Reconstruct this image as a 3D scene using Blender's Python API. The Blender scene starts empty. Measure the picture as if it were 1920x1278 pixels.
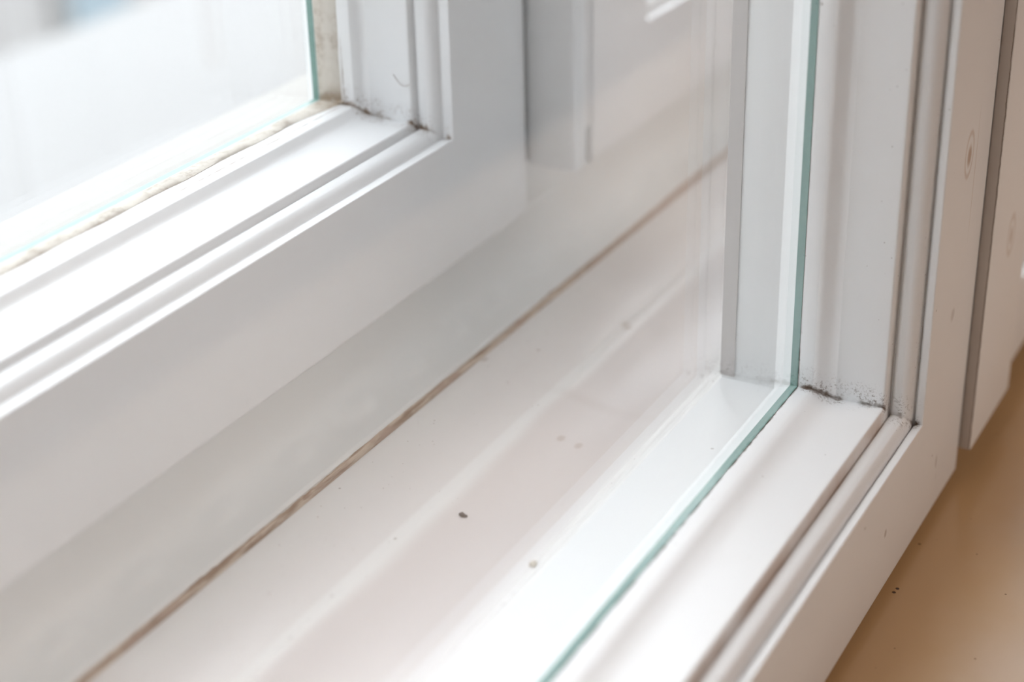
import bpy, bmesh, math, random
from mathutils import Vector, Matrix

# ------------------------------------------------------------------ camera
# origin: lower right corner of the near pane; x along the window, y outdoors, z up (metres)
scn = bpy.context.scene
MM = 0.001
FPX = 3236.144
R = ((0.48124588, -0.40027512, 0.77986039),
     (-0.87628094, -0.19621913, 0.44003383),
     (-0.02311107, -0.89514126, -0.4451831))
CAM = Vector((-0.38200792, -0.13050587, 0.21263195))
cd = bpy.data.cameras.new('camera')
cam = bpy.data.objects.new('camera', cd)
scn.collection.objects.link(cam)
# rows of R: the world axes seen from the camera
rx = Vector((R[0][0], R[1][0], R[2][0])); ry = -Vector((R[0][1], R[1][1], R[2][1])); rz = -Vector((R[0][2], R[1][2], R[2][2]))
M = Matrix(((rx.x, ry.x, rz.x, CAM.x), (rx.y, ry.y, rz.y, CAM.y), (rx.z, ry.z, rz.z, CAM.z), (0, 0, 0, 1)))
cam.matrix_world = M
cd.sensor_width = 36.0
cd.lens = FPX / 1920 * 36
cd.clip_start = 0.01
cd.clip_end = 200
cd.dof.use_dof = True
cd.dof.focus_distance = 0.440
cd.dof.aperture_fstop = 6.3
scn.camera = cam

# ------------------------------------------------------------------ world (overcast sky), lights, exposure
w = bpy.data.worlds.new('overcast_sky')
scn.world = w
w.use_nodes = True
wt = w.node_tree
wt.nodes.clear()
wo = wt.nodes.new('ShaderNodeOutputWorld'); wb = wt.nodes.new('ShaderNodeBackground')
wc = wt.nodes.new('ShaderNodeTexCoord'); ws = wt.nodes.new('ShaderNodeSeparateXYZ'); wr = wt.nodes.new('ShaderNodeValToRGB')
wt.links.new(wc.outputs['Generated'], ws.inputs[0]); wt.links.new(ws.outputs['Z'], wr.inputs[0])
wr.color_ramp.elements[0].position = 0.0; wr.color_ramp.elements[0].color = (0.42, 0.44, 0.455, 1)
wr.color_ramp.elements[1].position = 0.8; wr.color_ramp.elements[1].color = (0.92, 0.96, 1.0, 1)
wt.links.new(wr.outputs[0], wb.inputs[0]); wt.links.new(wb.outputs[0], wo.inputs[0])
wb.inputs[1].default_value = 7.0
scn.view_settings.view_transform = 'Standard'
scn.view_settings.look = 'None'
scn.view_settings.exposure = 0.0
scn.view_settings.gamma = 1.0
scn.view_settings.use_curve_mapping = False
scn.cycles.diffuse_bounces = 8
scn.cycles.max_bounces = 16
scn.cycles.transparent_max_bounces = 16

# added warm fill for the room side (its made-up pendant is built at the end)
FILL_POS = Vector((0.40, -1.55, 1.12))
ld = bpy.data.lights.new('fill_light', 'AREA')
ld.shape = 'DISK'; ld.size = 1.3; ld.energy = 13.2; ld.color = (1.0, 0.855, 0.765)
lo = bpy.data.objects.new('fill_light', ld)
scn.collection.objects.link(lo)
lo.location = FILL_POS
lo.rotation_euler = (Vector((0, 0, 0)) - FILL_POS).to_track_quat('-Z', 'Y').to_euler()

# ------------------------------------------------------------------ helpers
C = scn.collection

def tag(o, label=None, cat=None, group=None, kind=None):
    if label: o['label'] = label
    if cat: o['category'] = cat
    if group: o['group'] = group
    if kind: o['kind'] = kind
    return o

def empty(name, loc=(0, 0, 0)):
    o = bpy.data.objects.new(name, None)
    o.empty_display_size = 0.02
    o.location = loc
    C.objects.link(o)
    return o

def link(name, bm, mats, parent=None, smooth=True, angle=38):
    me = bpy.data.meshes.new(name)
    bmesh.ops.recalc_face_normals(bm, faces=bm.faces)
    bm.to_mesh(me); bm.free()
    for m in (mats if isinstance(mats, (list, tuple)) else [mats]):
        me.materials.append(m)
    if smooth:
        me.polygons.foreach_set('use_smooth', [True] * len(me.polygons))
        me.set_sharp_from_angle(angle=math.radians(angle))
    o = bpy.data.objects.new(name, me)
    C.objects.link(o)
    if parent:
        o.parent = parent
        pw = Matrix.Translation(parent.location) if parent.parent is None else Matrix.Identity(4)
        o.matrix_parent_inverse = pw.inverted()
    return o

def box(bm, a, b, mi=0, bevel=0.0, seg=2):
    vs = [bm.verts.new((x, y, z)) for x in (a[0], b[0]) for y in (a[1], b[1]) for z in (a[2], b[2])]
    fs = []
    for q in ((0, 1, 3, 2), (4, 6, 7, 5), (0, 4, 5, 1), (2, 3, 7, 6), (0, 2, 6, 4), (1, 5, 7, 3)):
        f = bm.faces.new([vs[i] for i in q]); f.material_index = mi; fs.append(f)
    if bevel:
        es = list({e for f in fs for e in f.edges})
        bmesh.ops.bevel(bm, geom=es, offset=bevel, segments=seg, profile=0.5, affect='EDGES', clamp_overlap=True)
    return vs

def spline(pts, n=5):
    out = []
    P = [pts[0]] + list(pts) + [pts[-1]]
    for i in range(1, len(P) - 2):
        p0, p1, p2, p3 = P[i - 1], P[i], P[i + 1], P[i + 2]
        for k in range(n):
            t = k / n
            out.append(tuple(0.5 * (2 * p1[j] + (-p0[j] + p2[j]) * t + (2 * p0[j] - 5 * p1[j] + 4 * p2[j] - p3[j]) * t * t
                                    + (-p0[j] + 3 * p1[j] - 3 * p2[j] + p3[j]) * t ** 3) for j in range(2)))
    out.append(tuple(pts[-1]))
    return out

def fillet(poly, n=4):
    """poly: closed list of (a, b, radius); rounds each corner."""
    out = []
    m = len(poly)
    for i, (x, y, r) in enumerate(poly):
        if not r:
            out.append((x, y)); continue
        p = Vector((x, y)); a = Vector(poly[i - 1][:2]); b = Vector(poly[(i + 1) % m][:2])
        u = (a - p); v = (b - p)
        lu, lv = u.length, v.length
        u.normalize(); v.normalize()
        ang = u.angle(v)
        if ang > math.pi - 0.02:
            out.append((x, y)); continue
        t = min(r / math.tan(ang / 2), lu * 0.45, lv * 0.45)
        p1 = p + u * t; p2 = p + v * t
        for k in range(n + 1):
            s = k / n
            q = (1 - s) ** 2 * p1 + 2 * s * (1 - s) * p + s * s * p2
            out.append((q.x, q.y))
    return out

def prism_x(bm, poly, x0, x1, mi=0):
    A = [bm.verts.new((x0, y, z)) for y, z in poly]
    B = [bm.verts.new((x1, y, z)) for y, z in poly]
    n = len(poly)
    for i in range(n):
        bm.faces.new((A[i], A[(i + 1) % n], B[(i + 1) % n], B[i])).material_index = mi
    bm.faces.new(A); bm.faces.new(B[::-1])

def prism_z(bm, poly, z0, z1, mi=0):
    A = [bm.verts.new((x, y, z0)) for x, y in poly]
    B = [bm.verts.new((x, y, z1)) for x, y in poly]
    n = len(poly)
    for i in range(n):
        bm.faces.new((A[i], A[(i + 1) % n], B[(i + 1) % n], B[i])).material_index = mi
    bm.faces.new(A); bm.faces.new(B[::-1])

# ------------------------------------------------------------------ materials
class NT:
    def __init__(s, name):
        s.m = bpy.data.materials.new(name); s.m.use_nodes = True
        s.t = s.m.node_tree; s.t.nodes.clear()
        s.out = s.t.nodes.new('ShaderNodeOutputMaterial')
        s.tc = s.t.nodes.new('ShaderNodeTexCoord')
        s.sep = s.t.nodes.new('ShaderNodeSeparateXYZ')
        s.t.links.new(s.tc.outputs['Object'], s.sep.inputs[0])
        s.X, s.Y, s.Z = (s.sep.outputs[i] for i in range(3))
        s.P = s.tc.outputs['Object']
    def put(s, sock, v):
        if isinstance(v, (int, float, tuple)): sock.default_value = v
        else: s.t.links.new(v, sock)
    def math(s, op, a, b=0.0, c=0.0, clamp=False):
        n = s.t.nodes.new('ShaderNodeMath'); n.operation = op; n.use_clamp = clamp
        s.put(n.inputs[0], a); s.put(n.inputs[1], b)
        if op in ('MULTIPLY_ADD', 'COMPARE', 'WRAP'): s.put(n.inputs[2], c)
        return n.outputs[0]
    def step(s, v, lo, hi):           # smooth 0..1 as v runs from lo to hi
        n = s.t.nodes.new('ShaderNodeMapRange'); n.interpolation_type = 'SMOOTHSTEP'; n.clamp = True
        s.put(n.inputs['Value'], v)
        if lo <= hi:
            n.inputs['From Min'].default_value = lo; n.inputs['From Max'].default_value = hi
        else:
            n.inputs['From Min'].default_value = hi; n.inputs['From Max'].default_value = lo
            n.inputs['To Min'].default_value = 1; n.inputs['To Max'].default_value = 0
        return n.outputs['Result']
    def mul(s, *v):
        r = v[0]
        for q in v[1:]: r = s.math('MULTIPLY', r, q)
        return r
    def mx(s, *v):
        r = v[0]
        for q in v[1:]: r = s.math('MAXIMUM', r, q)
        return r
    def noise(s, scale, detail=3, rough=0.55, stretch=None, vec=None, off=None):
        src = vec or s.P
        if stretch or off:
            mp = s.t.nodes.new('ShaderNodeMapping')
            s.t.links.new(src, mp.inputs[0])
            if stretch: mp.inputs['Scale'].default_value = stretch
            if off: mp.inputs['Location'].default_value = off
            src = mp.outputs[0]
        n = s.t.nodes.new('ShaderNodeTexNoise')
        n.inputs['Scale'].default_value = scale; n.inputs['Detail'].default_value = detail
        n.inputs['Roughness'].default_value = rough
        s.t.links.new(src, n.inputs['Vector'])
        return n.outputs[0]
    def specks(s, scale, r0, keep):
        n = s.t.nodes.new('ShaderNodeTexVoronoi'); n.inputs['Scale'].default_value = scale
        s.t.links.new(s.P, n.inputs['Vector'])
        sc = s.t.nodes.new('ShaderNodeSeparateColor'); s.t.links.new(n.outputs['Color'], sc.inputs[0])
        rad = s.math('MULTIPLY', sc.outputs[1], r0)
        inside = s.math('LESS_THAN', n.outputs['Distance'], rad)
        return s.math('MULTIPLY', inside, s.math('GREATER_THAN', sc.outputs[0], 1 - keep))
    def ellipse(s, c, r, soft=0.25):
        """1 inside an ellipsoid at c with radii r"""
        mp = s.t.nodes.new('ShaderNodeMapping'); mp.vector_type = 'POINT'
        s.t.links.new(s.P, mp.inputs[0])
        mp.inputs['Scale'].default_value = tuple(1 / q for q in r)
        mp.inputs['Location'].default_value = tuple(-a / q for a, q in zip(c, r))
        ln = s.t.nodes.new('ShaderNodeVectorMath'); ln.operation = 'LENGTH'
        s.t.links.new(mp.outputs[0], ln.inputs[0])
        return s.step(ln.outputs['Value'], 1 + soft, 1 - soft), ln.outputs['Value']
    def mix(s, f, a, b):
        n = s.t.nodes.new('ShaderNodeMix'); n.data_type = 'RGBA'
        s.put(n.inputs['Factor'], f)
        s.put(n.inputs[6], a if not isinstance(a, tuple) else (*a, 1)[:4])
        s.put(n.inputs[7], b if not isinstance(b, tuple) else (*b, 1)[:4])
        return n.outputs[2]
    def principled(s, col, rough=0.4, bump=None, bstr=0.1, bdist=0.0002, spec=0.5, coat=0.0):
        p = s.t.nodes.new('ShaderNodeBsdfPrincipled')
        s.put(p.inputs['Base Color'], col if not isinstance(col, tuple) else (*col, 1)[:4])
        s.put(p.inputs['Roughness'], rough)
        p.inputs['Specular IOR Level'].default_value = spec
        p.inputs['Coat Weight'].default_value = coat
        if bump is not None:
            b = s.t.nodes.new('ShaderNodeBump'); b.inputs['Strength'].default_value = bstr; b.inputs['Distance'].default_value = bdist
            s.t.links.new(bump, b.inputs['Height']); s.t.links.new(b.outputs[0], p.inputs['Normal'])
        s.t.links.new(p.outputs[0], s.out.inputs[0])
        return s.m

WHITE = (0.80, 0.81, 0.82)
DIRT = (0.145, 0.10, 0.072)

def paint(name, x0=0, z0=0, yg=0, front=-0.0317, corner=1.0, gline=1.0, base=WHITE, marks=False, dust=0.4, tone=DIRT, bstr=0.30):
    """old brushed white paint; grime sits in the mitred corner at (x0, z0) and along the pane at y = yg"""
    n = NT(name)
    fine = n.noise(1500, 4, 0.7)
    mid = n.noise(420, 4, 0.65)
    big = n.noise(60, 2)
    brush = n.noise(300, 2, 0.5, stretch=(0.06, 1, 1))
    col = n.mix(n.math('MULTIPLY', big, 0.35), base, tuple(c * k for c, k in zip(base, (0.97, 0.95, 0.92))))
    if marks:    # colour darkened behind the pane to hold down the daylight there
        col = n.mix(n.step(n.Y, 0.0019, 0.0021), col, (0.665, 0.67, 0.665))
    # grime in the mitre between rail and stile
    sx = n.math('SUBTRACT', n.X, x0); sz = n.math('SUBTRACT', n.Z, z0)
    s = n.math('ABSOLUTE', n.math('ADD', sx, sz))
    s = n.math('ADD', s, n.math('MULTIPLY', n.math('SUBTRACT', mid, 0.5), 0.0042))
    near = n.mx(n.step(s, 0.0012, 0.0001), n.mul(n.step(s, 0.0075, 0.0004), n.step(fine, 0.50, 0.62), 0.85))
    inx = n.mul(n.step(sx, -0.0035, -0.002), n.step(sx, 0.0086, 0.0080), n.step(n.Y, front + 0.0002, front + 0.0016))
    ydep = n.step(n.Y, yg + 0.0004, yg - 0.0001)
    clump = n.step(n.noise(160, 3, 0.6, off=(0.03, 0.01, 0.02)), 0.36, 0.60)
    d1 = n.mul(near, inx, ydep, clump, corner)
    # thin dirt line against the glass
    gy = n.math('ADD', n.math('SUBTRACT', yg, n.Y), n.math('MULTIPLY', n.math('SUBTRACT', mid, 0.5), 0.0012))
    d2 = n.mul(n.step(gy, 0.00055, 0.0001), ydep, n.step(n.noise(110, 3), 0.38, 0.55), gline, n.mx(n.step(n.Z, z0 + 0.022, z0 + 0.004), n.mul(n.step(n.noise(60, 2), 0.55, 0.65), 0.5)))
    # loose dust specks
    sp = n.mx(n.specks(190, 0.085, 0.22), n.specks(520, 0.11, 0.10))
    d3 = n.mul(sp, dust)
    # fine soiling in the quirk next to the bead
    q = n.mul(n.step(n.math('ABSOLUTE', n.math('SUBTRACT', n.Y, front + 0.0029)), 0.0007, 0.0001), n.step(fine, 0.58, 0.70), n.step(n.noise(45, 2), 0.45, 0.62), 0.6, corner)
    if marks:    # brown shade painted into the moulding quirk, broken up like worn old glaze
        quirk_shade = n.mul(n.step(n.math('ABSOLUTE', n.math('ADD', n.Y, 0.0234)), 0.0008, 0.0002), n.step(n.noise(130, 4, 0.6, stretch=(0.25, 1, 0.25)), 0.34, 0.60), n.step(n.X, 0.003, -0.004), 0.55)
        col = n.mix(quirk_shade, col, (0.50, 0.36, 0.26))
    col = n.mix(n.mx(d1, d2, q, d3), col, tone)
    h = n.math('ADD', n.math('ADD', n.math('MULTIPLY', mid, 0.55), n.math('MULTIPLY', brush, 0.8)), n.math('MULTIPLY', fine, 0.25))
    if marks:
        # knots of the pine showing through the paint, and dents in the front face
        for c, r in (((0.0284, front, 0.0595), (0.0036, 0.002, 0.0058)),):
            m0, ln = n.ellipse(c, r)
            ring = n.step(n.math('ABSOLUTE', n.math('SUBTRACT', ln, 1.0)), 0.22, 0.02)
            col = n.mix(n.mul(ring, 0.45), col, (0.42, 0.29, 0.20))
            m1, _ = n.ellipse((c[0] + 0.0001, c[1], c[2] - 0.0004), (0.0017, 0.002, 0.0026), 0.5)
            col = n.mix(n.mul(m1, 0.8), col, (0.36, 0.22, 0.13))
            h = n.math('SUBTRACT', h, n.mul(m1, 1.5))
        m2, _ = n.ellipse((0.0253, front, -0.0277), (0.0005, 0.002, 0.0019), 0.4)
        m6, _ = n.ellipse((0.0275, front, 0.0155), (0.0016, 0.002, 0.0017), 0.5)
        m3, _ = n.ellipse((-0.0192, front, -0.0251), (0.0008, 0.002, 0.0011), 0.4)
        m4, _ = n.ellipse((0.0355, front, 0.052), (0.00025, 0.002, 0.016), 0.5)
        m5, _ = n.ellipse((0.0262, front, -0.0330), (0.0005, 0.002, 0.0011), 0.6)
        dm = n.mx(m2, m3, n.math('MULTIPLY', m6, 0.6), n.math('MULTIPLY', m5, 0.3))
        col = n.mix(n.mul(dm, 0.6), col, (0.30, 0.25, 0.22))
        col = n.mix(n.mul(m4, 0.5), col, (0.45, 0.34, 0.26))
        h = n.math('SUBTRACT', h, n.math('MULTIPLY', dm, 2.0))
    rgh = n.math('ADD', 0.36, n.math('MULTIPLY', big, 0.12))
    return n.principled(col, rgh, h, bstr, 0.00022)

def plain(name, col, rough=0.5, noise=0.08, scale=30, bump=0.1, spec=0.5):
    n = NT(name)
    k = n.noise(scale, 4)
    c = n.mix(n.math('MULTIPLY', k, 1.0), tuple(q * (1 - noise) for q in col), tuple(min(1, q * (1 + noise)) for q in col))
    return n.principled(c, rough, k, bump, 0.0004, spec)

def glass(name):
    n = NT(name)
    t = n.t
    tr = t.nodes.new('ShaderNodeBsdfTransparent'); gl = t.nodes.new('ShaderNodeBsdfGlossy'); fr = t.nodes.new('ShaderNodeFresnel')
    mx = t.nodes.new('ShaderNodeMixShader')
    tr.inputs[0].default_value = (0.98, 0.985, 0.987, 1); gl.inputs[0].default_value = (1, 1, 1, 1); gl.inputs['Roughness'].default_value = 0.0
    fr.inputs['IOR'].default_value = 1.45
    g = t.nodes.new('ShaderNodeNewGeometry')
    # the same reflectance seen from either side of the pane
    inv = t.nodes.new('ShaderNodeVectorMath'); inv.operation = 'SCALE'; 
    sgn = n.math('SUBTRACT', 1.0, n.math('MULTIPLY', g.outputs['Backfacing'], 2.0))
    t.links.new(g.outputs['Normal'], inv.inputs[0]); t.links.new(sgn, inv.inputs['Scale'])
    iorv = n.math('ADD', 1.45, n.math('MULTIPLY', g.outputs['Backfacing'], 1 / 1.45 - 1.45))
    # Blender flips the IOR on backfaces itself: hand it the inverse there so both sides read 1.45
    t.links.new(iorv, fr.inputs['IOR'])
    t.links.new(fr.outputs[0], mx.inputs[0]); t.links.new(tr.outputs[0], mx.inputs[1]); t.links.new(gl.outputs[0], mx.inputs[2])
    t.links.new(mx.outputs[0], n.out.inputs[0])
    return n.m

def teal_edge(name):
    n = NT(name)
    k = n.noise(900, 3)
    streak = n.noise(120, 2, stretch=(1, 8, 1))
    c = n.mix(n.math('MULTIPLY', n.math('ADD', k, streak), 0.5), (0.09, 0.19, 0.165), (0.17, 0.30, 0.27))
    return n.principled(c, 0.18, k, 0.2, 0.0001)

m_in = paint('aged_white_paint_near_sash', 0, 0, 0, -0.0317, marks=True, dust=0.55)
m_in2 = paint('aged_white_paint_meeting_strip', 9, 9, 9, -0.0349, corner=0, gline=0, dust=0.35)
m_out = paint('aged_white_paint_far_sash', 0.0012, 0.0564, 0.1374, 0.1072, corner=1.2, gline=0.8, dust=0.30, tone=(0.22, 0.155, 0.105), bstr=0.15)
m_out2 = paint('white_paint_far_strip', 9, 9, 9, 9, corner=0, gline=0, dust=0.1, bstr=0.1)
m_glass = glass('clear_window_glass')
m_edge = teal_edge('green_glass_edge')
m_strip = plain('grey_seal_rubber', (0.36, 0.335, 0.32), 0.55, 0.06, 200)

def putty():
    n = NT('aged_cream_sealant')
    a = n.noise(260, 5, 0.7); b = n.noise(90, 3, off=(0.1, 0, 0.02))
    s = n.math('ADD', n.math('ABSOLUTE', n.math('SUBTRACT', n.X, 0.0005)), n.math('ABSOLUTE', n.math('SUBTRACT', n.Z, 0.0570)))
    cor = n.step(s, 0.010, 0.001)
    f = n.math('MAXIMUM', n.math('MULTIPLY', n.step(a, 0.42, 0.66), 0.6), n.mul(cor, n.step(a, 0.25, 0.6)))
    f = n.math('MULTIPLY', f, n.mx(n.step(b, 0.30, 0.55), cor, 0.25))
    c = n.mix(f, (0.53, 0.495, 0.44), (0.22, 0.16, 0.105))
    return n.principled(c, 0.6, a, 0.5, 0.0004)
m_putty = putty()

# ------------------------------------------------------------------ sashes
def inner_profile():
    p = [(0.2, 2.0), (0.2, 0.0), (0.05, -0.25)]
    p += [(-0.4, -3.6)]
    p += spline([(-0.38, -4.2), (-0.05, -5.2), (0.8, -6.7), (1.65, -8.4), (2.15, -10.4), (2.2, -13), (1.95, -18), (1.75, -22.3)], 5)
    p += spline([(1.85, -22.75), (2.2, -23.0)], 2)
    p += [(5.6, -23.3)]
    p += spline([(5.65, -23.55), (4.9, -23.95), (4.45, -25.0), (4.6, -26.5), (5.6, -27.9), (7.2, -28.75), (8.9, -28.95)], 4)
    p += [(9.0, -29.2), (8.0, -29.5), (7.75, -30.0), (7.7, -31.3)]
    p += spline([(7.7, -31.3), (7.85, -31.62), (8.3, -31.7)], 3)
    return p

def outer_profile():
    p = [(0.2, 147.8), (0.2, 145.9), (-0.55, 145.7), (-0.7, 141.0), (-0.9, 137.0), (-0.95, 134.4)]
    p += spline([(-0.8, 133.9), (0.1, 133.0), (1.5, 131.6), (2.3, 129.5), (2.9, 125), (3.15, 121), (3.2, 118.2)], 4)
    p += spline([(3.3, 117.75), (3.7, 117.5)], 2)
    p += [(5.9, 117.3)]
    p += spline([(6.0, 117.0), (5.3, 116.4), (4.95, 115.2), (5.2, 113.6), (6.1, 112.2), (7.3, 111.3), (8.3, 110.9)], 4)
    p += [(8.5, 110.5), (8.1, 110.2), (7.95, 109.6), (7.9, 107.6)]
    p += spline([(7.9, 107.6), (8.05, 107.28), (8.5, 107.2)], 3)
    return p

def sash(name, loc, prof, back, width, x0, x1, z0, z1, ws, mat, names=('bottom_rail', 'stile', 'top_rail', 'stile'), hook=None):
    """prof: (d, y) from the pane to the front face; back: (d, y) from the outer back edge round to the pane;
       ws: outer widths (bottom, right, top, left) measured from the opening (mm)"""
    root = empty(name, loc)
    F = prof[-1][1]
    full = [(d, y, None) for d, y in prof]
    W = 'W'
    for e in (('W', F, -1.6), ('W', F, -0.9), ('W', F + 0.12, -0.35), ('W', F + 0.45, -0.08), ('W', F + 1.1, 0.0)):
        full.append((e[2], e[1], 'W'))
    full += [(0.0, back[0][1], 'W')]
    full += [(d, y, None) for d, y in back[1:]]
    X0, X1, Z0, Z1 = x0, x1, z0, z1
    def ring(ix, iz):
        out = []
        for d, y, k in full:
            dx = d if k is None else (ws[1] if ix else ws[3]) + d
            dz = d if k is None else (ws[2] if iz else ws[0]) + d
            X = (X1 + dx * MM) if ix else (X0 - dx * MM)
            Z = (Z1 + dz * MM) if iz else (Z0 - dz * MM)
            out.append(Vector((X, y * MM, Z)))
        return out
    BL, BR, TR, TL = ring(0, 0), ring(1, 0), ring(1, 1), ring(0, 1)
    parts = []
    for nm, (A, B) in zip(names, ((BL, BR), (BR, TR), (TR, TL), (TL, BL))):
        bm = bmesh.new()
        va = [bm.verts.new(v) for v in A]; vb = [bm.verts.new(v) for v in B]
        n = len(va)
        for i in range(n):
            bm.faces.new((va[i], va[(i + 1) % n], vb[(i + 1) % n], vb[i]))
        bm.faces.new(va); bm.faces.new(vb[::-1])
        parts.append(link(nm, bm, mat, root, angle=50))
    return root, parts

def pane(root, x0, x1, z0, z1, y0, t=2.0):
    bm = bmesh.new()
    a = (x0, y0 * MM, z0); b = (x1, (y0 + t) * MM, z1)
    box(bm, a, b)
    bm.normal_update()
    for f in bm.faces:
        if abs(f.normal.y) < 0.5: f.material_index = 1
    o = link('glass_pane', bm, [m_glass, m_edge], root, smooth=False)
    return o

IN_BACK = [(0, 23.3), (5.2, 23.3), (4.85, 23.0), (4.85, 8.2), (4.5, 7.7), (0.45, 2.35)]
OUT_BACK = [(0, 160.0), (14.0, 160.0), (14.0, 151.5), (0.6, 148.2)]
Z_TOP = 1.04

# near left casement (the one we look through)
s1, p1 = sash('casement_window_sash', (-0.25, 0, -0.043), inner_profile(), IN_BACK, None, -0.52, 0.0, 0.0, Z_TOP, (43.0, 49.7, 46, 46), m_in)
tag(s1, 'large white inner casement sash in the foreground with clear pane and grimy moulded corner', 'window sash', 'inner casement sashes')
pane(s1, -0.52, 0.0, 0.0, Z_TOP, 0.0)
bm = bmesh.new()
prism_z(bm, fillet([(4.5 * MM, 19.4 * MM, 0.0), (7.0 * MM, 19.4 * MM, 0), (7.0 * MM, 23.5 * MM, 0), (4.7 * MM, 23.5 * MM, 0.0002)]), -0.0040, Z_TOP + 0.003)
o = link('seal_strip', bm, m_strip, s1); o['label'] = 'grey upright seal strip behind the glass'

# near right casement with the cover strip over the meeting joint
s2, p2 = sash('casement_window_sash', (0.35, 0, -0.043), inner_profile(), IN_BACK, None, 0.1065, 0.62, 0.0, Z_TOP, (36.2, 46, 46, 55.6), m_in2)
tag(s2, 'second inner sash at the right edge with a raised flat cover strip and dark side', 'window sash', 'inner casement sashes')
pane(s2, 0.1065, 0.62, 0.0, Z_TOP, 0.0)
bm = bmesh.new()
prism_z(bm, fillet([(50.4 * MM, -31.6 * MM, 0), (50.4 * MM, -34.9 * MM, 0.0005), (93.5 * MM, -34.9 * MM, 0.0015), (93.5 * MM, -31.6 * MM, 0)]), -0.0362, Z_TOP + 0.04)
def strip_marks():
    n = NT('painted_pine_cover_strip')
    big = n.noise(60, 2); mid = n.noise(420, 4, 0.65); brush = n.noise(260, 2, 0.5, stretch=(1, 1, 0.05))
    col = n.mix(n.math('MULTIPLY', big, 0.35), WHITE, (0.84, 0.81, 0.77))
    m0, ln = n.ellipse((0.0722, -0.0349, 0.0216), (0.0036, 0.002, 0.0056))
    ring = n.step(n.math('ABSOLUTE', n.math('SUBTRACT', ln, 1.0)), 0.3, 0.05)
    m1, _ = n.ellipse((0.0722, -0.0349, 0.0214), (0.0013, 0.002, 0.0024), 0.6)
    col = n.mix(n.mx(n.mul(ring, 0.35), n.mul(m1, 0.6)), col, (0.42, 0.29, 0.20))
    sp = n.mx(n.specks(190, 0.085, 0.22), n.specks(520, 0.11, 0.10))
    # ragged paint line in the joint behind the strip
    side = n.mul(n.step(n.Y, -0.03465, -0.0345), n.step(n.X, 0.0510, 0.0508))
    col = n.mix(n.math('MULTIPLY', side, 0.8), col, (0.60, 0.565, 0.54))
    yj = n.math('ADD', n.Y, n.math('MULTIPLY', n.math('SUBTRACT', mid, 0.5), 0.0005))
    e = n.mul(n.step(n.math('ABSOLUTE', n.math('ADD', yj, 0.0345)), 0.00022, 0.00008), n.step(n.X, 0.0512, 0.0508), n.step(n.noise(50, 2), 0.3, 0.5))
    col = n.mix(n.mx(n.mul(sp, 0.35), n.mul(e, 0.7)), col, (0.14, 0.10, 0.07))
    h = n.math('ADD', n.math('MULTIPLY', mid, 0.55), brush)
    return n.principled(col, 0.4, h, 0.25, 0.0002)
o = link('cover_strip', bm, strip_marks(), s2); o['label'] = 'flat cover strip over the meeting joint with knots under the paint'

# far left casement
XO, ZO = 0.0012, 0.0564
s3, p3 = sash('casement_window_sash', (-0.25, 0.13, 0.0115), outer_profile(), OUT_BACK, None, -0.52, XO, ZO, Z_TOP, (45.4, 49.9, 46, 46), m_out)
tag(s3, 'white outer casement sash beyond the near glass, upper left, with cream sealant around its pane', 'window sash', 'outer casement sashes')
pane(s3, -0.52 - 0.001, XO + -0.001 + 0.0, ZO + 0.001, Z_TOP, 145.8)
# sealant bead, slightly lumpy
random.seed(4)
def bead_rail(path, inward, seed, end):
    rnd = random.Random(seed)
    bm = bmesh.new()
    rings = []
    n = len(path)
    ph = [rnd.uniform(0, 6) for _ in range(4)]
    for i, p in enumerate(path):
        s = i / 3.0
        wob = 0.12 * math.sin(s * 1.1 + ph[0]) + 0.10 * math.sin(s * 2.7 + ph[1]) + rnd.uniform(-0.06, 0.06)
        wy = 0.25 * math.sin(s * 0.9 + ph[2]) + rnd.uniform(-0.1, 0.1)
        e = end - (end - 137.9) * math.exp(-((p[0] - XO) ** 2 + (p[1] - ZO) ** 2) ** 0.5 / 0.012)
        m = 145.7 - e
        pts = [(0.3, 145.75), (-0.95, 145.7), (-1.2 - wob, 145.7 - m * 0.2), (-1.35 - wob, 145.7 - m * 0.5), (-1.2 - wob * 0.6, 145.7 - m * 0.8 + wy), (-0.85, e + wy), (-0.4, e - 0.25 + wy)]
        rings.append([bm.verts.new((p[0] + inward[0] * -d * MM, y * MM, p[1] + inward[1] * -d * MM)) for d, y in pts])
    for a, b in zip(rings, rings[1:]):
        for k in range(len(a) - 1):
            bm.faces.new((a[k], a[k + 1], b[k + 1], b[k]))
        bm.faces.new((a[-1], a[0], b[0], b[-1]))
    bm.faces.new(rings[0]); bm.faces.new(rings[-1][::-1])
    return bm
N = 360
link('sealant', bead_rail([(-0.52 + (XO + 0.52) * i / N, ZO) for i in range(N + 1)], (0, 1), 1, 141.2), m_putty, s3)['label'] = 'cream sealant along the bottom of the pane'
link('sealant', bead_rail([(XO, ZO + (Z_TOP - ZO) * i / N) for i in range(N + 1)], (-1, 0), 2, 138.0), m_putty, s3)['label'] = 'cream sealant up the side of the pane'
# lump of old sealant in the corner
bm = bmesh.new()
bmesh.ops.create_icosphere(bm, subdivisions=4, radius=1.0)
rnd = random.Random(9)
for v in bm.verts:
    k = 1 + 0.16 * math.sin(v.co.x * 5 + 1) * math.sin(v.co.y * 4) + 0.1 * math.sin(v.co.z * 9 + v.co.y * 7) + rnd.uniform(-0.03, 0.03)
    v.co = Vector((v.co.x * 2.2 * k, v.co.y * 4.0 * k, v.co.z * 2.0 * k)) * MM + Vector((XO + 0.0002, 0.1402, ZO + 0.0002))
link('sealant_lump', bm, m_putty, s3)['label'] = 'brownish lump of sealant in the corner'

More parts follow.
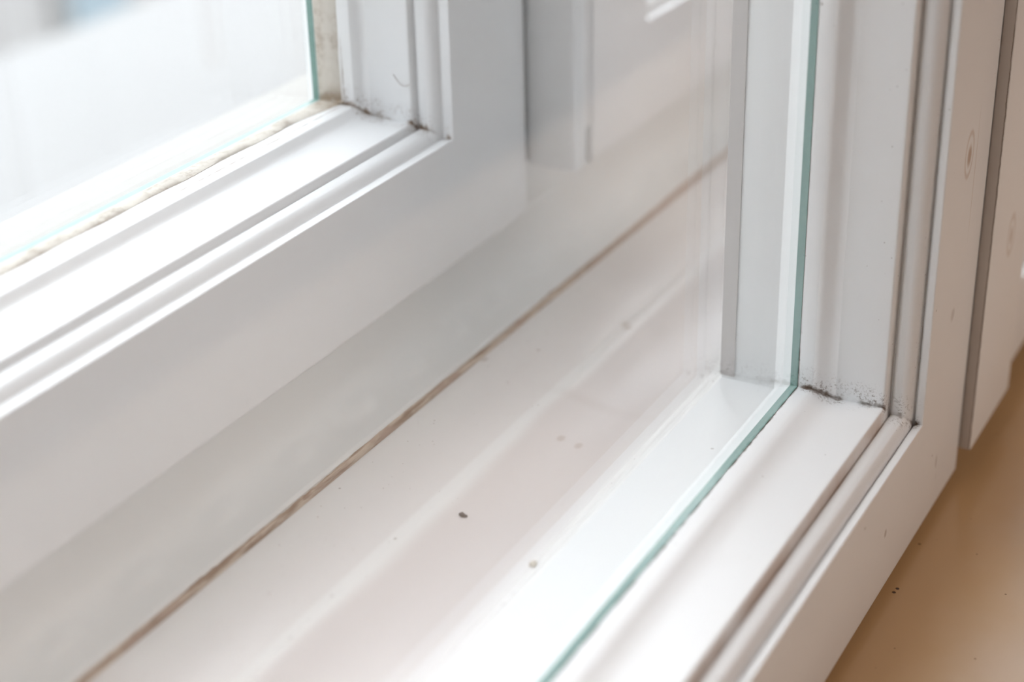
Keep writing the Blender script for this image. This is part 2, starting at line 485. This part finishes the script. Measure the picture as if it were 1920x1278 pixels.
# far right casement
s4, p4 = sash('casement_window_sash', (0.36, 0.13, 0.0115), outer_profile(), OUT_BACK, None, 0.1460, 0.62, ZO, Z_TOP, (44.0, 46, 46, 49.8), m_out2)
tag(s4, 'second outer sash seen blurred through the near glass, right of the grey upright post', 'window sash', 'outer casement sashes')
pane(s4, 0.1470, 0.62, ZO + 0.001, Z_TOP, 145.8)
# upright strip between the two outer sashes
post = empty('window_mullion', (0.075, 0.12, 0.0256))
tag(post, 'narrow grey-white upright post standing between the two outer sashes, blurred behind the glass', 'window post')
bm = bmesh.new()
prism_z(bm, fillet([(54.6 * MM, 107.6 * MM, 0), (54.6 * MM, 92.3 * MM, 0.0012), (62.0 * MM, 92.3 * MM, 0.0012), (62.0 * MM, 107.6 * MM, 0)]), 0.0256, 1.08)
link('cover_rib', bm, m_out2, post)
bm = bmesh.new()
prism_z(bm, [(57.2 * MM, 107.6 * MM), (87.0 * MM, 107.6 * MM), (87.0 * MM, 111.0 * MM), (92.0 * MM, 111.0 * MM), (92.0 * MM, 107.6 * MM), (95.0 * MM, 107.6 * MM), (95 * MM, 158 * MM), (57.2 * MM, 158 * MM)], 0.0256, 1.08)
link('post_body', bm, m_out2, post, smooth=False)

# ------------------------------------------------------------------ window frame box (structure)
def box_mat():
    n = NT('cream_white_box_paint')
    a = n.noise(500, 4, 0.7); b = n.noise(18, 3); c2 = n.noise(9, 2, off=(0.3, 0, 0))
    col = n.mix(b, (0.68, 0.665, 0.645), (0.72, 0.71, 0.695))
    col = n.mix(n.math('MULTIPLY', n.step(c2, 0.45, 0.7), 0.55), col, (0.70, 0.645, 0.63))
    sp = n.mx(n.specks(150, 0.09, 0.22), n.specks(420, 0.14, 0.22), n.specks(900, 0.20, 0.16))
    col = n.mix(n.math('MULTIPLY', sp, 0.65), col, (0.20, 0.14, 0.11))
    # dusty pinkish band, also painting in the shade either side of the ridge
    yb = n.math('ADD', n.Y, n.math('MULTIPLY', n.math('SUBTRACT', n.noise(14, 2), 0.5), 0.010))
    band = n.mx(n.mul(n.step(yb, 0.026, 0.042), n.step(yb, 0.0640, 0.0590)), n.mul(n.step(n.Y, 0.0655, 0.0675), n.step(yb, 0.092, 0.074), 0.6), n.mul(n.step(n.Y, 0.061, 0.064), 0.12))
    col = n.mix(n.math('MULTIPLY', band, 0.9), col, (0.575, 0.53, 0.515))
    m1, _ = n.ellipse((-0.0771, 0.0560, -0.0115), (0.0008, 0.0007, 0.006), 0.3)
    col = n.mix(m1, col, (0.13, 0.11, 0.10))
    sm, _ = n.ellipse((-0.0115, 0.0520, -0.0115), (0.0020, 0.012, 0.006), 1.0)
    col = n.mix(n.math('MULTIPLY', sm, 0.2), col, (0.40, 0.34, 0.31))
    for cc in ((-0.0324, 0.0476), (-0.0319, 0.0530), (0.0322, 0.0640), (0.0345, 0.0660), (-0.0066, 0.0905)):
        mm_, _ = n.ellipse((cc[0], cc[1], -0.0115), (0.0015, 0.0010, 0.006), 0.5)
        col = n.mix(n.math('MULTIPLY', mm_, 0.5), col, (0.35, 0.27, 0.22))
    h = n.math('ADD', a, n.math('MULTIPLY', b, 2))
    return n.principled(col, 0.30, h, 0.12, 0.0002)
m_box = box_mat()
XL, XR = -0.567, 0.667
# board between the sashes with its soft ridge: cross-section in (y, z)
sb = [(24.9, -11.0), (25.6, -9.9)]
sb += spline([(26.3, -9.8), (27.6, -10.5), (28.6, -10.35), (29.8, -11.0), (31.0, -10.95), (32.4, -11.8), (36, -12.9), (44, -13.5), (52, -12.9), (58, -11.75), (61.2, -11.05), (63.0, -10.85), (65.0, -11.0), (66.6, -11.1), (69, -10.9), (74, -10.4), (82, -9.9), (90, -9.5), (91.6, -9.7)], 6)
sb += [(92.2, -10.6), (92.3, -22.0), (24.9, -22.0)]
bm = bmesh.new(); prism_x(bm, [(a * MM, b * MM) for a, b in sb], XL, XR)
sill_board = link('sill_board', bm, m_box)
tag(sill_board, 'dusty off-white painted board with a soft ridge lying between the inner and outer sashes', 'board')

win = empty('window_1', (0, 0.1, -0.06))
tag(win, kind='structure')
def groove_mat():
    n = NT('bare_wood_groove')
    g = n.noise(700, 4, 0.7, stretch=(0.08, 1, 1)); b = n.noise(60, 3)
    c = n.mix(n.step(g, 0.35, 0.65), (0.27, 0.18, 0.13), (0.58, 0.48, 0.39))
    c = n.mix(n.step(b, 0.45, 0.65), c, (0.40, 0.29, 0.235))
    return n.principled(c, 0.8, g, 0.5, 0.0004)
m_groove = groove_mat()
# gap between the board and the outer frame rail, filled with bare wood and dirt
bm = bmesh.new()
gp = [(92.3, -22), (92.3, -10.9), (93.4, -11.3), (94.6, -11.2), (95.9, -10.3), (95.9, -22)]
rnd = random.Random(3)
K = 500
rings = []
for i in range(K + 1):
    x = XL + (XR - XL) * i / K
    rings.append([bm.verts.new((x, (a + (rnd.uniform(-0.25, 0.25) if 0 < j < 5 else 0) + (0.0 if j not in (3, 4) else 0.35 * math.sin(i * 0.17) + 0.2 * math.sin(i * 0.053))) * MM, (b + (rnd.uniform(-0.15, 0.15) if 0 < j < 5 else 0)) * MM)) for j, (a, b) in enumerate(gp)])
for A, B in zip(rings, rings[1:]):
    for k in range(6):
        bm.faces.new((A[k], A[(k + 1) % 6], B[(k + 1) % 6], B[k]))
bm.faces.new(rings[0]); bm.faces.new(rings[-1][::-1])
link('board_joint', bm, m_groove, win)['label'] = 'brown open joint of bare wood beside the board'

# outer frame rail rising to the outer sashes
fr = [(95.4, -22), (95.4, -10.3), (95.8, -9.9)]
fr += spline([(96.3, -9.6), (98.5, -9.4), (102, -8.8), (106, -7.3), (109, -4.6), (110.6, -1.0), (111.2, 4.0), (111.4, 9.0)], 5)
fr += [(112.0, 10.2), (160.5, 10.0), (160.5, -22)]
m_frame = paint('frame_paint', 9, 9, 9, 9, corner=0, gline=0, dust=0.15, base=(0.74, 0.755, 0.755), bstr=0.2)
# (waves shaped into its cove paint to catch light in pale patches)
bm = bmesh.new(); rings = []; K = 420
for i in range(K + 1):
    x = XL + (XR - XL) * i / K
    wv = max(0.0, math.sin(x / 0.0275 * 6.28318 + 0.9 * math.sin(x * 31) + 1.0)) ** 1.5
    ring = []
    for a, b in fr:
        g = math.exp(-((a - 105.5) / 2.2) ** 2) * (1 if b > -9 else 0)
        ring.append(bm.verts.new((x, (a - 1.3 * wv * g) * MM, (b + 0.9 * wv * g) * MM)))
    rings.append(ring)
for A, B in zip(rings, rings[1:]):
    for k in range(len(A)):
        bm.faces.new((A[k], A[(k + 1) % len(A)], B[(k + 1) % len(A)], B[k]))
bm.faces.new(rings[0]); bm.faces.new(rings[-1][::-1])
link('frame_rail', bm, m_frame, win)
bm = bmesh.new(); box(bm, (0.0530, 0.1115, 0.0098), (0.0950, 0.158, 0.0254), bevel=0.001)
link('frame_block', bm, m_frame, win)
# outer frame: inner bottom rail, jambs, head
bm = bmesh.new(); box(bm, (XL, -0.020, -0.0455), (XR, 0.1605, -0.0445)); link('frame_rail', bm, m_frame, win)
bm = bmesh.new(); box(bm, (XL, 0.0255, -0.0445), (XR, 0.1605, -0.0222)); link('frame_rail', bm, m_frame, win)
for a, b in ((XL - 0.055, XL), (XR, XR + 0.055)):
    bm = bmesh.new(); box(bm, (a, -0.025, -0.0455), (b, 0.165, 1.145), bevel=0.0015); link('frame_jamb', bm, m_frame, win)
bm = bmesh.new(); box(bm, (XL, -0.025, 1.088), (XR, 0.165, 1.145), bevel=0.0015); link('frame_head', bm, m_frame, win)
bm = bmesh.new(); box(bm, (0.052, 0.0255, 1.04), (0.095, 0.09, 1.088)); link('frame_block', bm, m_frame, win)

# ------------------------------------------------------------------ room side: windowsill
def sill_mat():
    n = NT('tan_sill_paint_sheen')
    a = n.noise(420, 4, 0.7); b = n.noise(12, 3)
    col = n.mix(b, (0.53, 0.345, 0.175), (0.57, 0.375, 0.20))
    ysheen = n.math('ADD', n.Y, n.math('MULTIPLY', n.math('SUBTRACT', n.noise(22, 3), 0.5), 0.03))
    col = n.mix(n.math('MULTIPLY', n.step(ysheen, -0.040, -0.078), 0.75), col, (0.60, 0.50, 0.42))   # pale window sheen painted in towards the room, patchy like wear
    scr = n.step(n.noise(70, 3, 0.6, stretch=(0.05, 1, 1)), 0.66, 0.72)
    col = n.mix(n.math('MULTIPLY', scr, 0.12), col, (0.40, 0.30, 0.22))
    sp = n.mx(n.specks(160, 0.10, 0.16), n.specks(420, 0.12, 0.12))
    col = n.mix(n.math('MULTIPLY', sp, 0.7), col, (0.12, 0.07, 0.04))
    for c in ((-0.0108, -0.0338), (-0.0128, -0.0335)):
        m1, _ = n.ellipse((c[0], c[1], -0.046), (0.0005, 0.0005, 0.003), 0.3)
        col = n.mix(m1, col, (0.06, 0.03, 0.02))
    h = n.math('ADD', a, n.math('MULTIPLY', b, 3))
    return n.principled(col, 0.27, h, 0.06, 0.0003, 0.5, 0.35)
bm = bmesh.new()
box(bm, (-0.655, -0.215, -0.078), (0.755, -0.0205, -0.0462), bevel=0.004, seg=4)
ws_ = link('windowsill', bm, sill_mat())
tag(ws_, 'tan brown painted windowsill below the near sash, lower right', 'windowsill')

# ------------------------------------------------------------------ outdoors
m_ledge = plain('cream_exterior_sill_paint', (0.285, 0.272, 0.255), 0.6, 0.03, 300, 0.3)
bm = bmesh.new()
prism_x(bm, [(0.1610, 0.046), (0.1865, 0.0450), (0.1885, 0.0438), (0.1885, 0.036), (0.182, 0.034), (0.1610, 0.034)], XL, XR)
led = link('exterior_sill', bm, m_ledge)
tag(led, 'cream-white ledge just outside the far pane, upper left', 'ledge')
bm = bmesh.new(); box(bm, (XL, 0.1610, -0.045), (XR, 0.180, 0.034)); link('ledge_support', bm, m_frame, led, smooth=False)

m_deck = plain('pale_roof_felt', (0.222, 0.220, 0.219), 0.9, 0.04, 2.5, 0.05)
bm = bmesh.new(); box(bm, (-6, 0.27, -0.42), (9, 1.16, -0.30))
tag(link('ground', bm, m_deck, smooth=False), kind='structure')
bm = bmesh.new(); box(bm, (-30, 1.2, -6.2), (40, 30, -6.0))
tag(link('ground', bm, plain('street_paving', (0.42, 0.42, 0.41), 0.9, 0.1, 1.0), smooth=False), kind='structure')
# facade across the street
fac = empty('apartment_building', (9, 9.2, -6))
tag(fac, 'pale blurred building with a bluish window far outside, top left corner', 'building')
m_fac = plain('pale_render', (0.235, 0.225, 0.22), 0.9, 0.06, 1.5)
m_fwin = plain('bluish_shutter', (0.145, 0.185, 0.21), 0.5, 0.1, 2)
m_fdark = plain('grey_stone_trim', (0.18, 0.175, 0.17), 0.8, 0.06, 2)
bm = bmesh.new(); box(bm, (-26, 9.2, -6), (34, 12, 2.6)); link('facade_wall', bm, m_fac, fac, smooth=False)
for i, (xa, xb, za, zb) in enumerate([(9.28, 9.9, -4.6, -1.9), (5.4, 6.3, -4.0, -2.0), (13.2, 14.1, -4.0, -2.0), (9.2, 10.1, -0.9, 0.5), (5.4, 6.3, -0.9, 0.5), (13.2, 14.1, -0.9, 0.5)]):
    bm = bmesh.new(); box(bm, (xa - 0.12, 9.12, za - 0.12), (xb + 0.12, 9.2, zb + 0.12)); f = link('window_frame', bm, m_fdark, fac, smooth=False)
    bm = bmesh.new(); box(bm, (xa, 9.08, za), (xb, 9.13, zb)); link('window_pane', bm, m_fwin, f, smooth=False)
bm = bmesh.new(); box(bm, (-26, 8.95, 2.6), (34, 12.2, 2.85)); link('roof_edge', bm, m_fdark, fac, smooth=False)

# ------------------------------------------------------------------ walls and room
m_wall = plain('warm_white_plaster', (0.74, 0.64, 0.53), 0.85, 0.04, 20)
m_ext = plain('exterior_render', (0.60, 0.59, 0.57), 0.9, 0.06, 6)
m_floor = None
def floor_mat():
    n = NT('oak_floorboards')
    g = n.noise(8, 4, 0.6, stretch=(0.15, 2, 1))
    b = n.t.nodes.new('ShaderNodeTexBrick'); b.inputs['Scale'].default_value = 1.0
    b.inputs['Brick Width'].default_value = 1.6; b.inputs['Row Height'].default_value = 0.12; b.inputs['Mortar Size'].default_value = 0.003
    b.inputs['Color1'].default_value = (0.42, 0.24, 0.12, 1); b.inputs['Color2'].default_value = (0.36, 0.20, 0.10, 1); b.inputs['Mortar'].default_value = (0.08, 0.05, 0.03, 1)
    n.t.links.new(n.P, b.inputs['Vector'])
    return n.principled(n.mix(n.math('MULTIPLY', g, 0.5), b.outputs[0], (0.30, 0.16, 0.08)), 0.35, g, 0.1)
ZF, ZC = -0.92, 1.75
WX0, WX1, WZ0, WZ1 = XL - 0.055, XR + 0.055, -0.0462, 1.145
# window wall in four pieces of one mesh around the opening
bm = bmesh.new()
Y0, Y1 = -0.12, 0.27
box(bm, (-2.6, Y0, ZF), (WX0 - 0.034, Y1, ZC)); box(bm, (WX1 + 0.034, Y0, ZF), (2.6, Y1, ZC))
box(bm, (WX0 - 0.034, Y0, ZF), (WX1 + 0.034, Y1, -0.079)); box(bm, (WX0 - 0.034, Y0, WZ1 + 0.001), (WX1 + 0.034, Y1, ZC))
tag(link('wall_front', bm, m_wall, smooth=False), kind='structure')
bm = bmesh.new(); box(bm, (-2.6, -4.2, ZF), (-2.48, Y0, ZC)); tag(link('wall_left', bm, m_wall, smooth=False), kind='structure')
bm = bmesh.new(); box(bm, (2.48, -4.2, ZF), (2.6, Y0, ZC)); tag(link('wall_right', bm, m_wall, smooth=False), kind='structure')
bm = bmesh.new(); box(bm, (-2.48, -4.2, ZF), (2.48, -4.08, ZC)); tag(link('wall_back', bm, m_wall, smooth=False), kind='structure')
bm = bmesh.new(); box(bm, (-2.6, -4.2, ZC), (2.6, Y1, ZC + 0.12)); tag(link('ceiling', bm, plain('ceiling_white', (0.8, 0.76, 0.7), 0.9), smooth=False), kind='structure')
bm = bmesh.new(); box(bm, (-2.6, -4.2, ZF - 0.1), (2.6, Y1, ZF)); tag(link('floor', bm, floor_mat(), smooth=False), kind='structure')

# made-up pendant, unseen, dressing the added warm fill light
room_fill = empty('pendant_fill', (FILL_POS.x, FILL_POS.y, ZC))
tag(room_fill, 'added fill light dressed as a pendant, unseen behind the camera', 'room_fill')
lo.parent = room_fill; lo.matrix_parent_inverse = Matrix.Translation(room_fill.location).inverted()
def cyl(bm, r, z0, z1, c, n=32, cap=True, r2=None):
    r2 = r if r2 is None else r2
    a = [bm.verts.new((c[0] + r * math.cos(6.28318 * i / n), c[1] + r * math.sin(6.28318 * i / n), z0)) for i in range(n)]
    b = [bm.verts.new((c[0] + r2 * math.cos(6.28318 * i / n), c[1] + r2 * math.sin(6.28318 * i / n), z1)) for i in range(n)]
    for i in range(n): bm.faces.new((a[i], a[(i + 1) % n], b[(i + 1) % n], b[i]))
    if cap: bm.faces.new(a); bm.faces.new(b[::-1])
bm = bmesh.new(); cyl(bm, 0.80, FILL_POS.z + 0.30, FILL_POS.z + 0.42, FILL_POS, cap=False, r2=0.78); link('fill_shade', bm, plain('added_linen_shade', (0.75, 0.66, 0.52), 0.9), room_fill)
bm = bmesh.new(); cyl(bm, 0.004, FILL_POS.z + 0.10, ZC, FILL_POS, n=10); link('added_cord', bm, plain('added_cord_black', (0.03, 0.03, 0.03)), room_fill)
bm = bmesh.new(); cyl(bm, 0.05, ZC - 0.02, ZC, FILL_POS); link('added_ceiling_rose', bm, plain('added_rose_white', (0.8, 0.8, 0.8)), room_fill)

# ------------------------------------------------------------------ small things: a hair and a few crumbs
def tube(pts, r, n=6):
    bm = bmesh.new(); prev = None
    P = [Vector(p) for p in pts]
    for i, p in enumerate(P):
        t = (P[min(i + 1, len(P) - 1)] - P[max(i - 1, 0)]).normalized()
        u = t.cross(Vector((0.3, 0.5, 0.8))).normalized(); v = t.cross(u)
        ring = [bm.verts.new(p + (u * math.cos(6.28318 * k / n) + v * math.sin(6.28318 * k / n)) * r) for k in range(n)]
        if prev:
            for k in range(n): bm.faces.new((prev[k], prev[(k + 1) % n], ring[(k + 1) % n], ring[k]))
        prev = ring
    return bm
HX = XO + 3.0 * MM
hp = [(HX, (123.0 - 5.2 * t) * MM, (66.8 - 3.6 * math.sin(t * 2.2) * (1 - 0.25 * t)) * MM) for t in [i / 24 for i in range(25)]]
hair = link('hair', tube(hp, 0.00007), plain('hair_brown', (0.30, 0.24, 0.20)))
tag(hair, 'tiny curved hair stuck on the moulded side of the far sash', 'hair')

def crumb(c, r, seed, mat, label):
    bm = bmesh.new(); bmesh.ops.create_icosphere(bm, subdivisions=3, radius=1.0)
    rn = random.Random(seed); a, b = rn.uniform(2, 4), rn.uniform(2, 4)
    for v in bm.verts:
        k = 1 + 0.25 * math.sin(v.co.x * a + v.co.y * b) + 0.15 * math.sin(v.co.z * 5 + v.co.x * 3)
        v.co = Vector((v.co.x * r[0] * k, v.co.y * r[1] * k, v.co.z * r[2] * k)) + Vector(c)
    return tag(link('crumb', bm, mat), label, 'crumb', 'crumbs on the board')
m_cr = plain('crumb_beige', (0.52, 0.46, 0.38), 0.8)
m_cd = plain('crumb_dark', (0.13, 0.11, 0.10), 0.8)
crumb((-0.0901, 0.0301, -0.0104), (0.0011, 0.0008, 0.0006), 1, m_cr, 'beige flake lying on the board nearest the inner sash, below the middle of the pane')
crumb((-0.0775, 0.0566, -0.0116), (0.0006, 0.0006, 0.0005), 2, m_cd, 'small dark crumb on the board beside its pale ridge')
